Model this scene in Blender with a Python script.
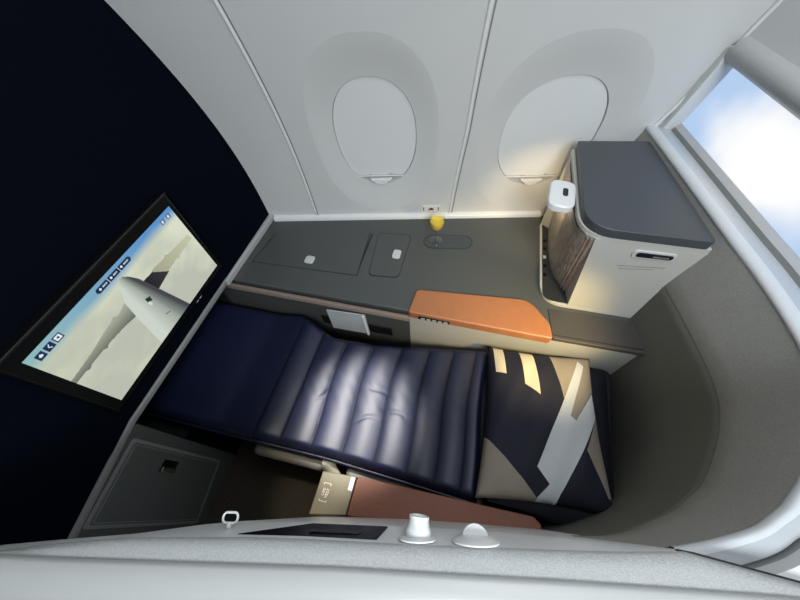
import bpy, bmesh, math, random
from mathutils import Vector, Matrix
import numpy as np

C = bpy.context.scene.collection
for o in list(bpy.data.objects):
    bpy.data.objects.remove(o)
random.seed(4)
ZC = 1.65                      # camera height over the floor; heights below are written relative to it

# ------------------------------------------------------------------ camera
cam_d = bpy.data.cameras.new('camera')
cam = bpy.data.objects.new('camera', cam_d)
C.objects.link(cam)
X = (0.97086162, 0.17068594, -0.16820831)
Y = (0.23496399, -0.81600441, 0.52813704)
N = (0.04711316, 0.55227087, 0.83233241)
right = Vector((X[0], Y[0], -N[0])); down = Vector((X[1], Y[1], -N[1])); fwd = Vector((X[2], Y[2], -N[2]))
M = Matrix((right, -down, -fwd)).transposed().to_4x4()
M.translation = Vector((0, 0, ZC))
cam.matrix_world = M
cam_d.sensor_width = 36; cam_d.lens = 318 / 800 * 36
cam_d.clip_start = 0.01
bpy.context.scene.camera = cam

# ------------------------------------------------------------------ light
sc = bpy.context.scene
sc.view_settings.view_transform = 'Standard'
sc.view_settings.look = 'None'
sc.view_settings.exposure = 0.0
sc.view_settings.gamma = 1
w = bpy.data.worlds.new('world'); sc.world = w; w.use_nodes = True
w.node_tree.nodes['Background'].inputs[0].default_value = (0.86, 0.93, 1.0, 1)
w.node_tree.nodes['Background'].inputs[1].default_value = 0.22

def lamp(name, kind, loc, target, energy, color, size=0.1, angle=60, blend=0.5):
    l = bpy.data.lights.new(name, kind); l.energy = energy; l.color = color
    o = bpy.data.objects.new(name, l); C.objects.link(o)
    o.location = (loc[0], loc[1], loc[2] + ZC)
    if target is not None:
        dv = Vector(target) - Vector(loc)
        o.rotation_euler = dv.to_track_quat('-Z', 'Y').to_euler()
    if kind == 'AREA':
        l.shape = 'DISK'; l.size = size
    else:
        l.shadow_soft_size = size
    if kind == 'SPOT':
        l.spot_size = math.radians(angle); l.spot_blend = blend
    return o
lamp('cabin_ceiling_light', 'AREA', (0.25, 0.30, 0.55), (0.15, -0.1, -0.7), 6.0, (0.90, 0.96, 1.0), 0.5)
lamp('aisle_ceiling_light', 'AREA', (0.55, -0.95, 0.75), (0.30, 1.0, -0.6), 41.0, (0.90, 0.96, 1.0), 0.8)
lamp('bed_reading_spot', 'SPOT', (-0.42, 0.50, 0.10), (-0.27, 0.23, -1.15), 200, (1.0, 0.97, 0.93), 0.03, 23, 0.9)
lamp('seat_warm_spot', 'SPOT', (0.56, 0.27, -0.62), (0.26, 0.63, -1.03), 27, (1.0, 0.74, 0.28), 0.04, 62, 1.0)
lamp('armrest_spot', 'SPOT', (-0.33, 0.20, 0.25), (-0.40, -0.03, -1.4), 45, (1.0, 0.86, 0.6), 0.03, 17, 0.8)

# ------------------------------------------------------------------ materials
def mat(name, col, rough=0.5, metal=0.0, noise=0.0, nscale=60, bump=0.0, bscale=200, coat=0.0, sheen=0.0, spec=0.5, trans=0.0):
    m = bpy.data.materials.new(name); m.use_nodes = True
    nt = m.node_tree; b = nt.nodes['Principled BSDF']
    b.inputs['Base Color'].default_value = (*col, 1)
    b.inputs['Roughness'].default_value = rough
    b.inputs['Metallic'].default_value = metal
    b.inputs['Specular IOR Level'].default_value = spec
    b.inputs['Coat Weight'].default_value = coat
    b.inputs['Sheen Weight'].default_value = sheen
    b.inputs['Transmission Weight'].default_value = trans
    tc = nt.nodes.new('ShaderNodeTexCoord')
    n = nt.nodes.new('ShaderNodeTexNoise'); n.inputs['Scale'].default_value = nscale; n.inputs['Detail'].default_value = 6
    nt.links.new(tc.outputs['Object'], n.inputs['Vector'])
    mx = nt.nodes.new('ShaderNodeMix'); mx.data_type = 'RGBA'
    mx.inputs['A'].default_value = (*[max(0, c * (1 - noise)) for c in col], 1)
    mx.inputs['B'].default_value = (*[min(1, c * (1 + noise)) for c in col], 1)
    nt.links.new(n.outputs['Fac'], mx.inputs['Factor'])
    nt.links.new(mx.outputs['Result'], b.inputs['Base Color'])
    if bump:
        n2 = nt.nodes.new('ShaderNodeTexNoise'); n2.inputs['Scale'].default_value = bscale; n2.inputs['Detail'].default_value = 3
        nt.links.new(tc.outputs['Object'], n2.inputs['Vector'])
        bp = nt.nodes.new('ShaderNodeBump'); bp.inputs['Strength'].default_value = bump; bp.inputs['Distance'].default_value = 0.002
        nt.links.new(n2.outputs['Fac'], bp.inputs['Height']); nt.links.new(bp.outputs['Normal'], b.inputs['Normal'])
    return m
M_navywall = mat('navy_bulkhead', (0.0012, 0.0024, 0.0065), 0.85, noise=0.2, spec=0.05)
M_white = mat('lining_white', (0.60, 0.61, 0.60), 0.42, noise=0.02, nscale=8)
M_shade = mat('shade_white', (0.70, 0.72, 0.72), 0.35, noise=0.02, nscale=8)
M_trim = mat('trim_white', (0.72, 0.73, 0.73), 0.3, noise=0.02)
M_grey = mat('trim_grey', (0.20, 0.205, 0.20), 0.4, noise=0.05)
M_lightgrey = mat('light_grey', (0.42, 0.43, 0.43), 0.4, noise=0.03)
M_desk = mat('desk_charcoal', (0.066, 0.071, 0.069), 0.45, noise=0.12, nscale=300, bump=0.25, bscale=700)
M_lid = mat('lid_slate', (0.052, 0.058, 0.066), 0.38, noise=0.1, nscale=300, bump=0.25, bscale=600)
M_black = mat('gap_black', (0.006, 0.006, 0.007), 0.5)
M_gloss = mat('gloss_black', (0.004, 0.004, 0.004), 0.25, spec=0.3)
M_dark = mat('dark_plastic', (0.022, 0.023, 0.025), 0.45, noise=0.1)
M_leather = mat('tan_leather', (0.36, 0.140, 0.055), 0.42, noise=0.10, nscale=40, bump=0.35, bscale=350)
M_leather_shaded = mat('tan_leather_shaded', (0.20, 0.065, 0.032), 0.5, noise=0.15, nscale=120, bump=0.5, bscale=350)  # same tan leather, with the dim light by the aisle wall put into its colour
M_cream = mat('cream_panel', (0.44, 0.435, 0.40), 0.35, noise=0.03)
M_taupe = mat('taupe_trim', (0.33, 0.26, 0.22), 0.4, noise=0.05)
M_quilt = mat('navy_satin', (0.005, 0.008, 0.034), 0.50, noise=0.12, nscale=30, bump=0.12, bscale=110, sheen=0.0, spec=0.6)
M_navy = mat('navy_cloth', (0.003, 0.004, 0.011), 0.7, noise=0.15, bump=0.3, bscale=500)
M_pnavy = mat('pillow_navy', (0.006, 0.007, 0.020), 0.75, noise=0.15, bump=0.3, bscale=600)
M_pwhite = mat('pillow_white', (0.58, 0.60, 0.62), 0.8, noise=0.04, bump=0.3, bscale=600)
M_ptaupe = mat('pillow_taupe', (0.29, 0.25, 0.205), 0.8, noise=0.08, bump=0.3, bscale=600)
M_pcream = mat('pillow_cream', (0.62, 0.55, 0.40), 0.8, noise=0.05, bump=0.3, bscale=600)
M_fabric = mat('shell_fabric', (0.29, 0.287, 0.27), 0.9, noise=0.28, nscale=260, bump=0.5, bscale=600, spec=0.2)
M_fabric2 = mat('light_fabric', (0.37, 0.38, 0.38), 0.9, noise=0.25, nscale=350, bump=0.6, bscale=600, spec=0.2)
M_carpet = mat('carpet', (0.050, 0.043, 0.034), 0.95, noise=0.6, nscale=120, bump=1.0, bscale=220, spec=0.1)
M_chrome = mat('chrome', (0.55, 0.55, 0.56), 0.22, metal=1.0)
M_latch = mat('latch_silver', (0.66, 0.67, 0.67), 0.3, metal=0.35)
M_box = mat('beige_box', (0.17, 0.15, 0.10), 0.4, noise=0.04)
M_belt = mat('belt_webbing', (0.40, 0.37, 0.32), 0.8, noise=0.1, bump=0.5, bscale=400)
M_cushion = mat('cushion_charcoal', (0.085, 0.08, 0.07), 0.5, noise=0.1, bump=0.3)
M_print = mat('print_white', (0.8, 0.8, 0.78), 0.5)
M_printdark = mat('print_dark', (0.05, 0.04, 0.04), 0.5)
M_red = mat('print_red', (0.16, 0.03, 0.025), 0.5)
M_paper = mat('paper_cover', (0.45, 0.46, 0.46), 0.45, noise=0.12, nscale=25)
M_juice = mat('orange_juice', (1.0, 0.66, 0.06), 0.35, noise=0.06, nscale=60)
M_juice.node_tree.nodes['Principled BSDF'].inputs['Subsurface Weight'].default_value = 0.3
M_juice.node_tree.nodes['Principled BSDF'].inputs['Subsurface Radius'].default_value = (0.02, 0.012, 0.003)

M_glass = bpy.data.materials.new('glass'); M_glass.use_nodes = True
_nt = M_glass.node_tree; _nt.nodes.remove(_nt.nodes['Principled BSDF'])
_t = _nt.nodes.new('ShaderNodeBsdfTransparent'); _t.inputs[0].default_value = (.93, .95, .95, 1)
_g = _nt.nodes.new('ShaderNodeBsdfGlossy'); _g.inputs['Roughness'].default_value = .05
_lw = _nt.nodes.new('ShaderNodeLayerWeight'); _lw.inputs[0].default_value = .5; _f = _nt.nodes.new('ShaderNodeMath'); _f.operation = 'MULTIPLY_ADD'; _f.inputs[1].default_value = .35; _f.inputs[2].default_value = .04; _nt.links.new(_lw.outputs['Facing'], _f.inputs[0])
_m = _nt.nodes.new('ShaderNodeMixShader'); _nt.links.new(_f.outputs[0], _m.inputs[0]); _nt.links.new(_t.outputs[0], _m.inputs[1]); _nt.links.new(_g.outputs[0], _m.inputs[2])
_nt.links.new(_m.outputs[0], _nt.nodes['Material Output'].inputs['Surface'])

def stripes(name, c1, c2, scale, axis):
    m = mat(name, c1, 0.35, spec=0.4)
    nt = m.node_tree; b = nt.nodes['Principled BSDF']
    tc = nt.nodes.new('ShaderNodeTexCoord'); mp = nt.nodes.new('ShaderNodeMapping')
    mp.inputs['Scale'].default_value = axis
    nn = nt.nodes.new('ShaderNodeTexNoise'); nn.inputs['Scale'].default_value = scale; nn.inputs['Detail'].default_value = 5
    cr = nt.nodes.new('ShaderNodeValToRGB')
    cr.color_ramp.elements[0].position = 0.35; cr.color_ramp.elements[0].color = (*c1, 1)
    cr.color_ramp.elements[1].position = 0.68; cr.color_ramp.elements[1].color = (*c2, 1)
    nt.links.new(tc.outputs['Object'], mp.inputs[0]); nt.links.new(mp.outputs[0], nn.inputs['Vector'])
    nt.links.new(nn.outputs['Fac'], cr.inputs[0]); nt.links.new(cr.outputs[0], b.inputs['Base Color'])
    return m
M_wood = stripes('grey_wood', (0.20, 0.175, 0.15), (0.44, 0.39, 0.34), 22, (6, 6, 0.5))

def emis_attr(name, strength):
    m = bpy.data.materials.new(name); m.use_nodes = True; nt = m.node_tree
    nt.nodes.remove(nt.nodes['Principled BSDF'])
    e = nt.nodes.new('ShaderNodeEmission'); a = nt.nodes.new('ShaderNodeAttribute'); a.attribute_name = 'picture'
    e.inputs['Strength'].default_value = strength
    nt.links.new(a.outputs['Color'], e.inputs['Color']); nt.links.new(e.outputs[0], nt.nodes['Material Output'].inputs['Surface'])
    return m
M_screen = emis_attr('screen_picture', 0.95)

# ------------------------------------------------------------------ helpers
ANG = math.radians(12)
def UW(u, w_, z=None):
    x = u * math.cos(ANG) - w_ * math.sin(ANG); y = u * math.sin(ANG) + w_ * math.cos(ANG)
    return (x, y) if z is None else (x, y, z)
WORLD = {}
def link(name, me, mats, loc, parent=None):
    o = bpy.data.objects.new(name, me); C.objects.link(o)
    for m_ in (mats if isinstance(mats, (list, tuple)) else [mats]):
        me.materials.append(m_)
    WORLD[o.name] = Vector(loc)
    if parent is not None:
        o.parent = parent; o.location = Vector(loc) - WORLD[parent.name]
    else:
        o.location = loc
    return o
def obj(name, bm, mats, parent=None, smooth=False, bevel=0, seg=2, auto=None):
    if smooth is True or auto:
        for f_ in bm.faces: f_.smooth = True
    vs = [v.co for v in bm.verts]
    lo = [min(v[i] for v in vs) for i in range(3)]; hi = [max(v[i] for v in vs) for i in range(3)]
    c = Vector(((lo[0] + hi[0]) / 2, (lo[1] + hi[1]) / 2, lo[2]))
    for v in bm.verts: v.co -= c
    me = bpy.data.meshes.new(name); bm.to_mesh(me); bm.free()
    o = link(name, me, mats, (c.x, c.y, c.z + ZC), parent)
    if bevel:
        b = o.modifiers.new('bevel', 'BEVEL'); b.width = bevel; b.segments = seg; b.limit_method = 'ANGLE'; b.angle_limit = math.radians(40)
        b.harden_normals = False
    if auto:
        me.set_sharp_from_angle(angle=math.radians(auto))
    return o
def tag(o, label=None, cat=None, group=None, kind=None):
    if label: o['label'] = label
    if cat: o['category'] = cat
    if group: o['group'] = group
    if kind: o['kind'] = kind
    return o
def struct(o, label=None, cat=None):
    o['kind'] = 'structure'
    if label: o['label'] = label
    if cat: o['category'] = cat
    return o
def empty(name, loc):
    o = bpy.data.objects.new(name, None); C.objects.link(o); o.empty_display_size = 0.05
    o.location = (loc[0], loc[1], loc[2] + ZC); WORLD[o.name] = Vector(o.location)
    return o
def BM(): return bmesh.new()
def box(bm, x0, x1, y0, y1, z0, z1):
    vs = [bm.verts.new((x, y, z)) for z in (z0, z1) for (x, y) in ((x0, y0), (x1, y0), (x1, y1), (x0, y1))]
    for f_ in ((3, 2, 1, 0), (4, 5, 6, 7), (0, 1, 5, 4), (1, 2, 6, 5), (2, 3, 7, 6), (3, 0, 4, 7)):
        bm.faces.new([vs[i] for i in f_])
    return vs
def roundpoly(pts, seg=8):
    """pts: (x, y, radius) corners -> outline with rounded corners"""
    out = []; n = len(pts)
    for i in range(n):
        p = Vector(pts[i][:2]); r = pts[i][2] if len(pts[i]) > 2 else 0
        a_ = Vector(pts[i - 1][:2]); b_ = Vector(pts[(i + 1) % n][:2])
        if r <= 0: out.append((p.x, p.y)); continue
        da = (a_ - p).normalized(); db = (b_ - p).normalized()
        th = da.angle(db) / 2
        t = min(r / math.tan(th), (a_ - p).length * .49, (b_ - p).length * .49)
        s = p + da * t; e = p + db * t
        for k in range(seg + 1):
            q = k / seg
            out.append(tuple(s * (1 - q) ** 2 + p * 2 * q * (1 - q) + e * q * q))
    return out
def prism(bm, pts, z0, z1):
    a_ = [bm.verts.new((p[0], p[1], z0)) for p in pts]; b_ = [bm.verts.new((p[0], p[1], z1)) for p in pts]
    n = len(pts)
    bm.faces.new(b_); bm.faces.new(a_[::-1])
    for i in range(n): bm.faces.new((a_[i], a_[(i + 1) % n], b_[(i + 1) % n], b_[i]))
    bmesh.ops.recalc_face_normals(bm, faces=bm.faces)
def frame_prism(bm, pts, O, A, B, D, d0, d1):
    """prism of a 2D outline standing on plane O + a*A + b*B, thickness along D"""
    O, A, B, D = map(Vector, (O, A, B, D))
    lo = [bm.verts.new(O + A * p[0] + B * p[1] + D * d0) for p in pts]
    hi = [bm.verts.new(O + A * p[0] + B * p[1] + D * d1) for p in pts]
    n = len(pts); bm.faces.new(hi); bm.faces.new(lo[::-1])
    for i in range(n): bm.faces.new((lo[i], lo[(i + 1) % n], hi[(i + 1) % n], hi[i]))
    bmesh.ops.recalc_face_normals(bm, faces=bm.faces)
def tube(bm, pts, r, n=8, closed=False, caps=True):
    pts = [Vector(p) for p in pts]; m_ = len(pts); rings = []
    up = Vector((0.03, 0.02, 1)).normalized()
    for i, p in enumerate(pts):
        if closed: t = (pts[(i + 1) % m_] - pts[i - 1]).normalized()
        else: t = (pts[min(i + 1, m_ - 1)] - pts[max(i - 1, 0)]).normalized()
        s = t.cross(up)
        if s.length < 1e-3: s = t.cross(Vector((1, 0, 0)))
        s.normalize(); q = s.cross(t).normalized()
        rr = r[i] if isinstance(r, (list, tuple)) else r
        rings.append([bm.verts.new(p + (s * math.cos(2 * math.pi * k / n) + q * math.sin(2 * math.pi * k / n)) * rr) for k in range(n)])
    for i in range(m_ if closed else m_ - 1):
        A_, B_ = rings[i], rings[(i + 1) % m_]
        for k in range(n): bm.faces.new((A_[k], A_[(k + 1) % n], B_[(k + 1) % n], B_[k]))
    if caps and not closed:
        bm.faces.new(rings[0][::-1]); bm.faces.new(rings[-1])
    bmesh.ops.recalc_face_normals(bm, faces=bm.faces)
def lathe(bm, prof, c, axis=(0, 0, 1), n=32):
    """prof: (radius, height) along axis from point c"""
    ax = Vector(axis).normalized(); s = ax.orthogonal().normalized(); q = ax.cross(s); c = Vector(c)
    rings = []
    for r, h in prof:
        if r < 1e-6: rings.append([bm.verts.new(c + ax * h)])
        else: rings.append([bm.verts.new(c + ax * h + (s * math.cos(2 * math.pi * k / n) + q * math.sin(2 * math.pi * k / n)) * r) for k in range(n)])
    for A_, B_ in zip(rings[:-1], rings[1:]):
        for k in range(n):
            k2 = (k + 1) % n
            if len(A_) == 1 and len(B_) == 1: break
            if len(A_) == 1: bm.faces.new((A_[0], B_[k], B_[k2]))
            elif len(B_) == 1: bm.faces.new((A_[k], A_[k2], B_[0]))
            else: bm.faces.new((A_[k], A_[k2], B_[k2], B_[k]))
    bmesh.ops.recalc_face_normals(bm, faces=bm.faces)
def grid(bm, rows):
    V_ = [[bm.verts.new(p) for p in r] for r in rows]
    fs = []
    for i in range(len(V_) - 1):
        for j in range(len(V_[i]) - 1):
            fs.append(bm.faces.new((V_[i][j], V_[i][j + 1], V_[i + 1][j + 1], V_[i + 1][j])))
    return V_, fs
def spline(pts, per=8):
    P = [Vector(p) for p in pts]; out = []
    for i in range(len(P) - 1):
        p0 = P[max(i - 1, 0)]; p1 = P[i]; p2 = P[i + 1]; p3 = P[min(i + 2, len(P) - 1)]
        for k in range(per):
            t = k / per
            out.append(0.5 * ((2 * p1) + (p2 - p0) * t + (2 * p0 - 5 * p1 + 4 * p2 - p3) * t * t + (3 * p1 - p0 - 3 * p2 + p3) * t ** 3))
    out.append(P[-1]); return out
def inpoly(x, y, P):
    c = False; j = len(P) - 1
    for i in range(len(P)):
        if (P[i][1] > y) != (P[j][1] > y) and x < (P[j][0] - P[i][0]) * (y - P[i][1]) / (P[j][1] - P[i][1]) + P[i][0]: c = not c
        j = i
    return c
def text_bm(s, size):
    cu = bpy.data.curves.new('t', 'FONT'); cu.body = s; cu.size = size; cu.align_x = 'CENTER'; cu.align_y = 'CENTER'; cu.extrude = 0.0002
    to = bpy.data.objects.new('t', cu); C.objects.link(to)
    me = bpy.data.meshes.new_from_object(to.evaluated_get(bpy.context.evaluated_depsgraph_get()))
    bpy.data.objects.remove(to); bm = BM(); bm.from_mesh(me); bpy.data.meshes.remove(me); return bm

# ================================================================== THE ROOM SHELL
FL = -ZC
# --- floor
bm = BM(); box(bm, -2.4, 1.6, -1.5, 1.6, FL - 0.05, FL)
struct(obj('floor', bm, M_carpet))

# --- curved side wall with two window bays
zp = np.array([-1.0, -.77, -.6, -.46, -.35, -.2, 0, .3]); wp = np.array([1.12, 1.114, 1.09, 1.06, 1.02, .96, .86, .68])
co = np.polyfit(zp, wp, 4)
W0 = float(np.polyval(co, -1.0))
def prof(z): return W0 if z < -1.0 else float(np.polyval(co, z))
WIN = [dict(u=-.147, z=-.622, a=.146, b=.212, A=.222, B=.335), dict(u=.462, z=-.642, a=.165, b=.212, A=.245, B=.335)]
def sup(th, a_, b_, n=2.35):
    c_, s_ = math.cos(th), math.sin(th)
    return a_ * math.copysign(abs(c_) ** (2 / n), c_), b_ * math.copysign(abs(s_) ** (2 / n), s_)
bm = BM()
UB = [-1.8, WIN[0]['u'] - .25, WIN[0]['u'] + .25, WIN[1]['u'] - .262, WIN[1]['u'] + .262, 1.3]
ZB = [-1.66, -.985, -.27, .6]
def cols(a_, b_, st=.03):
    n = max(2, int(round((b_ - a_) / st))); return [a_ + (b_ - a_) * i / n for i in range(n + 1)]
for i in range(5):
    for j in range(3):
        if j == 1 and i in (1, 3): continue
        us = cols(UB[i], UB[i + 1]); zz = cols(ZB[j], ZB[j + 1])
        grid(bm, [[UW(u, prof(z), z) for u in us] for z in zz])
for k, wn in enumerate(WIN):
    u0, u1 = (UB[1], UB[2]) if k == 0 else (UB[3], UB[4]); z0, z1 = ZB[1], ZB[2]
    nseg = 96; rings = []
    for q in range(7):
        t = q / 6; ring = []
        for s in range(nseg):
            th = 2 * math.pi * s / nseg
            eu, ez = sup(th, wn['A'], wn['B']); eu += wn['u']; ez += wn['z']
            c_, s_ = math.cos(th), math.sin(th); hu, hz = (u1 - u0) / 2, (z1 - z0) / 2
            m_ = max(abs(c_) , abs(s_)); ru = (u0 + u1) / 2 + hu * c_ / m_; rz = (z0 + z1) / 2 + hz * s_ / m_
            u = ru + (eu - ru) * t; z = rz + (ez - rz) * t
            ring.append(UW(u, prof(z), z))
        rings.append(ring + ring[:1])
    grid(bm, rings)
bmesh.ops.remove_doubles(bm, verts=bm.verts, dist=0.0005)
bmesh.ops.recalc_face_normals(bm, faces=bm.faces)
wall = struct(obj('wall_window_side', bm, M_white, smooth=True))
# windows: dished reveal, pulled-down shade, shade handle
for k, wn in enumerate(WIN):
    bm = BM(); nseg = 96; D = 0.018
    rings = []
    for q in range(15):
        t = q / 14; ring = []
        for s in range(nseg):
            th = 2 * math.pi * s / nseg
            a1, b1 = sup(th, wn['A'], wn['B']); a2, b2 = sup(th, wn['a'], wn['b'], 2.25)
            u = wn['u'] + a1 + (a2 - a1) * t; z = wn['z'] + b1 + (b2 - b1) * t
            dd = D * (t * t * (3 - 2 * t) * .35 + .65 * t)
            ring.append(UW(u, prof(z) + dd, z))
        rings.append(ring + ring[:1])
    ring = []
    for s in range(nseg):
        th = 2 * math.pi * s / nseg; a2, b2 = sup(th, wn['a'] - .001, wn['b'] - .001, 2.25)
        z = wn['z'] + b2; ring.append(UW(wn['u'] + a2, prof(z) + D + .012, z))
    rings.append(ring + ring[:1])
    grid(bm, rings); bmesh.ops.remove_doubles(bm, verts=bm.verts, dist=0.0002); bmesh.ops.recalc_face_normals(bm, faces=bm.faces)
    win = struct(obj('window_%d' % (k + 1), bm, M_white, auto=50))
    bm = BM(); rings = []
    zb = wn['z'] - wn['b'] + .040
    for q in range(17):
        t = 1 - q / 16; ring = []
        for s in range(nseg):
            th = 2 * math.pi * s / nseg; a2, b2 = sup(th, (wn['a'] - .003) * t, (wn['b'] - .003) * t, 2.25)
            z = max(wn['z'] + b2, zb); ring.append(UW(wn['u'] + a2, prof(z) + D + .006, z))
        rings.append(ring + ring[:1])
    grid(bm, rings); bmesh.ops.remove_doubles(bm, verts=bm.verts, dist=0.0002); bmesh.ops.dissolve_degenerate(bm, edges=bm.edges, dist=0.0001)
    bmesh.ops.recalc_face_normals(bm, faces=bm.faces)
    obj('window_shade', bm, M_shade, win, smooth=True)
    # lower lip behind the shade
    bm = BM(); pts = []
    for s in range(nseg):
        th = 2 * math.pi * s / nseg; a2, b2 = sup(th, wn['a'] - .001, wn['b'] - .001, 2.25)
        if wn['z'] + b2 < zb + .001: pts.append((wn['u'] + a2, wn['z'] + b2))
    vs = [bm.verts.new(UW(u, prof(z) + D + .008, z)) for u, z in pts]; bm.faces.new(vs); bmesh.ops.recalc_face_normals(bm, faces=bm.faces)
    obj('shade_sill', bm, M_lightgrey, win)
    bm = BM(); tube(bm, [UW(u, prof(zb) + D - .001, zb) for u in (pts[0][0], pts[-1][0])], .0022)
    obj('shade_hem', bm, M_trim, win)
    bm = BM(); hp = [(-.045 + .090 * i / 14, 0.0) for i in range(15)] + [(.045 - .090 * i / 14, .0 - .027 * math.sin(math.pi * i / 14)) for i in range(1, 14)]
    Ax = Vector(UW(1, 0, 0)); Dn = -Vector(UW(0, 1, 0))
    frame_prism(bm, hp, UW(wn['u'], prof(zb) + D, zb - .012), Ax, (0, 0, 1), Dn, -.006, .008)
    obj('shade_handle', bm, M_trim, win, bevel=.004, seg=3)

# --- ribs between lining panels
def rib(name, u, r, z0=-1.0, z1=.5, m_=M_trim, du=0.0, dw=0.0):
    bm = BM(); tube(bm, [UW(u + du * max(0, (-.6 - z)) , prof(z) - dw, z) for z in cols(z0, z1, .05)], r, 10)
    return struct(obj(name, bm, m_, smooth=True))
rib('trim_1', -.462, .0055)
bm = BM(); us = [-.4555, -.4515]; grid(bm, [[UW(u, prof(z) - .0012, z) for u in us] for z in cols(-.99, .5, .04)])
struct(obj('trim_2', bm, M_grey))
rib('trim_3', .170, .0055, du=-.07)
bm = BM(); grid(bm, [[UW(.1795 - .07 * max(0, -.6 - z) + q, prof(z) - .0012, z) for q in (0, .004)] for z in cols(-.99, .5, .04)])
struct(obj('trim_4', bm, M_grey))

# --- front bulkhead (dark navy), footwell opening in its lower part
XB = -.90
bm = BM()
box(bm, XB - .06, XB, -.9, 1.3, -.985, .6)                 # above the ledge
box(bm, XB - .06, XB, .64, 1.3, FL, -.985)
box(bm, XB - .06, XB, -.9, -.30, FL, -.985)
box(bm, XB - .06, XB - .004, -.31, .015, FL, -.98)
box(bm, XB - .06, XB, .015, .60, FL, -1.33)
struct(obj('wall_front', bm, M_navywall))
bm = BM(); box(bm, XB - .62, XB - .06, .015, .02, -1.33, -.99); box(bm, XB - .62, XB - .13, .60, .62, -1.33, -.99)
box(bm, XB - .62, XB - .06, .015, .60, -1.35, -1.33); box(bm, XB - .62, XB - .06, .015, .60, -.99, -.97); box(bm, XB - .64, XB - .62, .015, .60, -1.35, -.97)
struct(obj('wall_footwell', bm, M_dark))
# grey ledge running under the screen and along the desk
bm = BM()
grid(bm, [[(XB - .002, y, z), (XB + .006, y, z - .002), (XB + .008, y, z - .006), (XB + .008, y, z - .018), (XB + .0, y, z - .021)] for y, z in ((-.5, -1.062), (.02, -.968), (.58, -.970))])
bmesh.ops.recalc_face_normals(bm, faces=bm.faces)
struct(obj('trim_5', bm, M_grey, auto=50))
bm = BM(); prism(bm, [(XB - .002, .56), (XB + .010, .56), (XB + .020, .99), (XB - .002, 1.12)], -1.0, -.972)
struct(obj('trim_6', bm, M_lightgrey, bevel=.004))

# cupboard in the lower bulkhead, door facing the seat
bm = BM(); frame_prism(bm, [(-.31, FL), (.015, FL), (.015, -.985), (-.31, -1.045)], (XB, 0, 0), (0, 1, 0), (0, 0, 1), (1, 0, 0), -.05, .001)
d1 = struct(obj('wall_front_locker', bm, M_grey))
d1.data.materials[0] = mat('locker_grey', (0.085, 0.088, 0.086), .55, noise=.1, nscale=200, bump=.2)
door = empty('door_1', (XB, -.145, -1.60)); struct(door)
def yz(y, z): return (y, z)
bm = BM(); pts = roundpoly([(-.262, -1.045, .012), (-.262, -1.60, .012), (-.022, -1.545, .012), (-.022, -1.02, .012)])
frame_prism(bm, pts, (XB, 0, 0), (0, 1, 0), (0, 0, 1), (1, 0, 0), 0, .004)
obj('door_frame', bm, mat('frame_grey', (0.22, 0.225, 0.22), .4), door, bevel=.002)
bm = BM(); pts = roundpoly([(-.252, -1.057, .010), (-.252, -1.587, .010), (-.032, -1.535, .010), (-.032, -1.032, .010)])
frame_prism(bm, pts, (XB, 0, 0), (0, 1, 0), (0, 0, 1), (1, 0, 0), .001, .0065)
dl = obj('door_leaf', bm, mat('door_grey', (0.10, 0.107, 0.105), .5, noise=.08), door, bevel=.002)
bm = BM()
pts = roundpoly([(-.246, -1.064, .010), (-.246, -1.579, .010), (-.038, -1.529, .010), (-.038, -1.040, .010)])
tube(bm, [(XB + .0068, p[0], p[1]) for p in pts], .0012, 6, closed=True)
obj('door_bead', bm, bpy.data.materials['frame_grey'], dl)
bm = BM(); frame_prism(bm, [(-.098, -1.20), (-.098, -1.275), (-.060, -1.275), (-.060, -1.20)], (XB, 0, 0), (0, 1, 0), (0, 0, 1), (1, 0, 0), .006, .0085)
hd = obj('door_handle', bm, M_gloss, door)
bm = BM(); box(bm, XB + .008, XB + .014, -.098, -.082, -1.275, -1.205)
obj('handle_tab', bm, M_chrome, hd, bevel=.002)

# --- fabric shell round the head end
low_c = [(.737, 1.16), (.737, .85), (.738, .6), (.739, .45), (.735, .32), (.722, .24), (.693, .179), (.655, .125), (.603, .067), (.56, .038), (.52, .015), (.47, -.004), (.415, -.022), (.365, -.031), (.30, -.032), (.22, -.030)]
top_c = [(.767, 1.16), (.766, .85), (.764, .6), (.765, .45), (.754, .31), (.735, .23), (.693, .155), (.636, .086), (.571, .032), (.532, .009), (.497, -.007), (.448, -.020), (.404, -.029), (.363, -.0345), (.30, -.034), (.22, -.031)]
low_s = spline([(*p, 0) for p in low_c], 8); curve = spline([(*p, 0) for p in top_c], 8)
nrm = []
for i in range(len(curve)):
    t = (curve[min(i + 1, len(curve) - 1)] - curve[max(i - 1, 0)]).normalized(); nrm.append(Vector((-t.y, t.x, 0)))
if nrm[0].x < 0: nrm = [-n_ for n_ in nrm]
fac = [float(np.interp(i, [30, 72], [1, .5])) for i in range(len(curve))]
IE = max(i for i, p in enumerate(curve) if p.x > .358)
def shell(name, prof_, m_, i0=0, i1=None, auto=45):
    bm = BM(); i1 = len(curve) if i1 is None else i1
    grid(bm, [[UW(*(curve[i] + nrm[i] * o_ * fac[i]).xy, z) for o_, z in prof_] for i in range(i0, i1)])
    bmesh.ops.recalc_face_normals(bm, faces=bm.faces)
    return struct(obj(name, bm, m_, auto=auto))
bm = BM()
wp_ = [(0, -1.0, .004), (0, -.84, .002), (0, -.815, 0), (0, -.8115, .002), (0, -.8085, .002), (.02, -.805, 0), (.3, -.75, -.001), (.75, -.66, -.001), (1, -.612, 0)]
grid(bm, [[UW(*(low_s[i].lerp(curve[i], k_) + nrm[i] * o_).xy, z) for k_, z, o_ in [(0, FL, .004)] + wp_] for i in range(len(curve))])
bmesh.ops.recalc_face_normals(bm, faces=bm.faces)
wh = struct(obj('wall_head', bm, M_fabric, auto=70))
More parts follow.
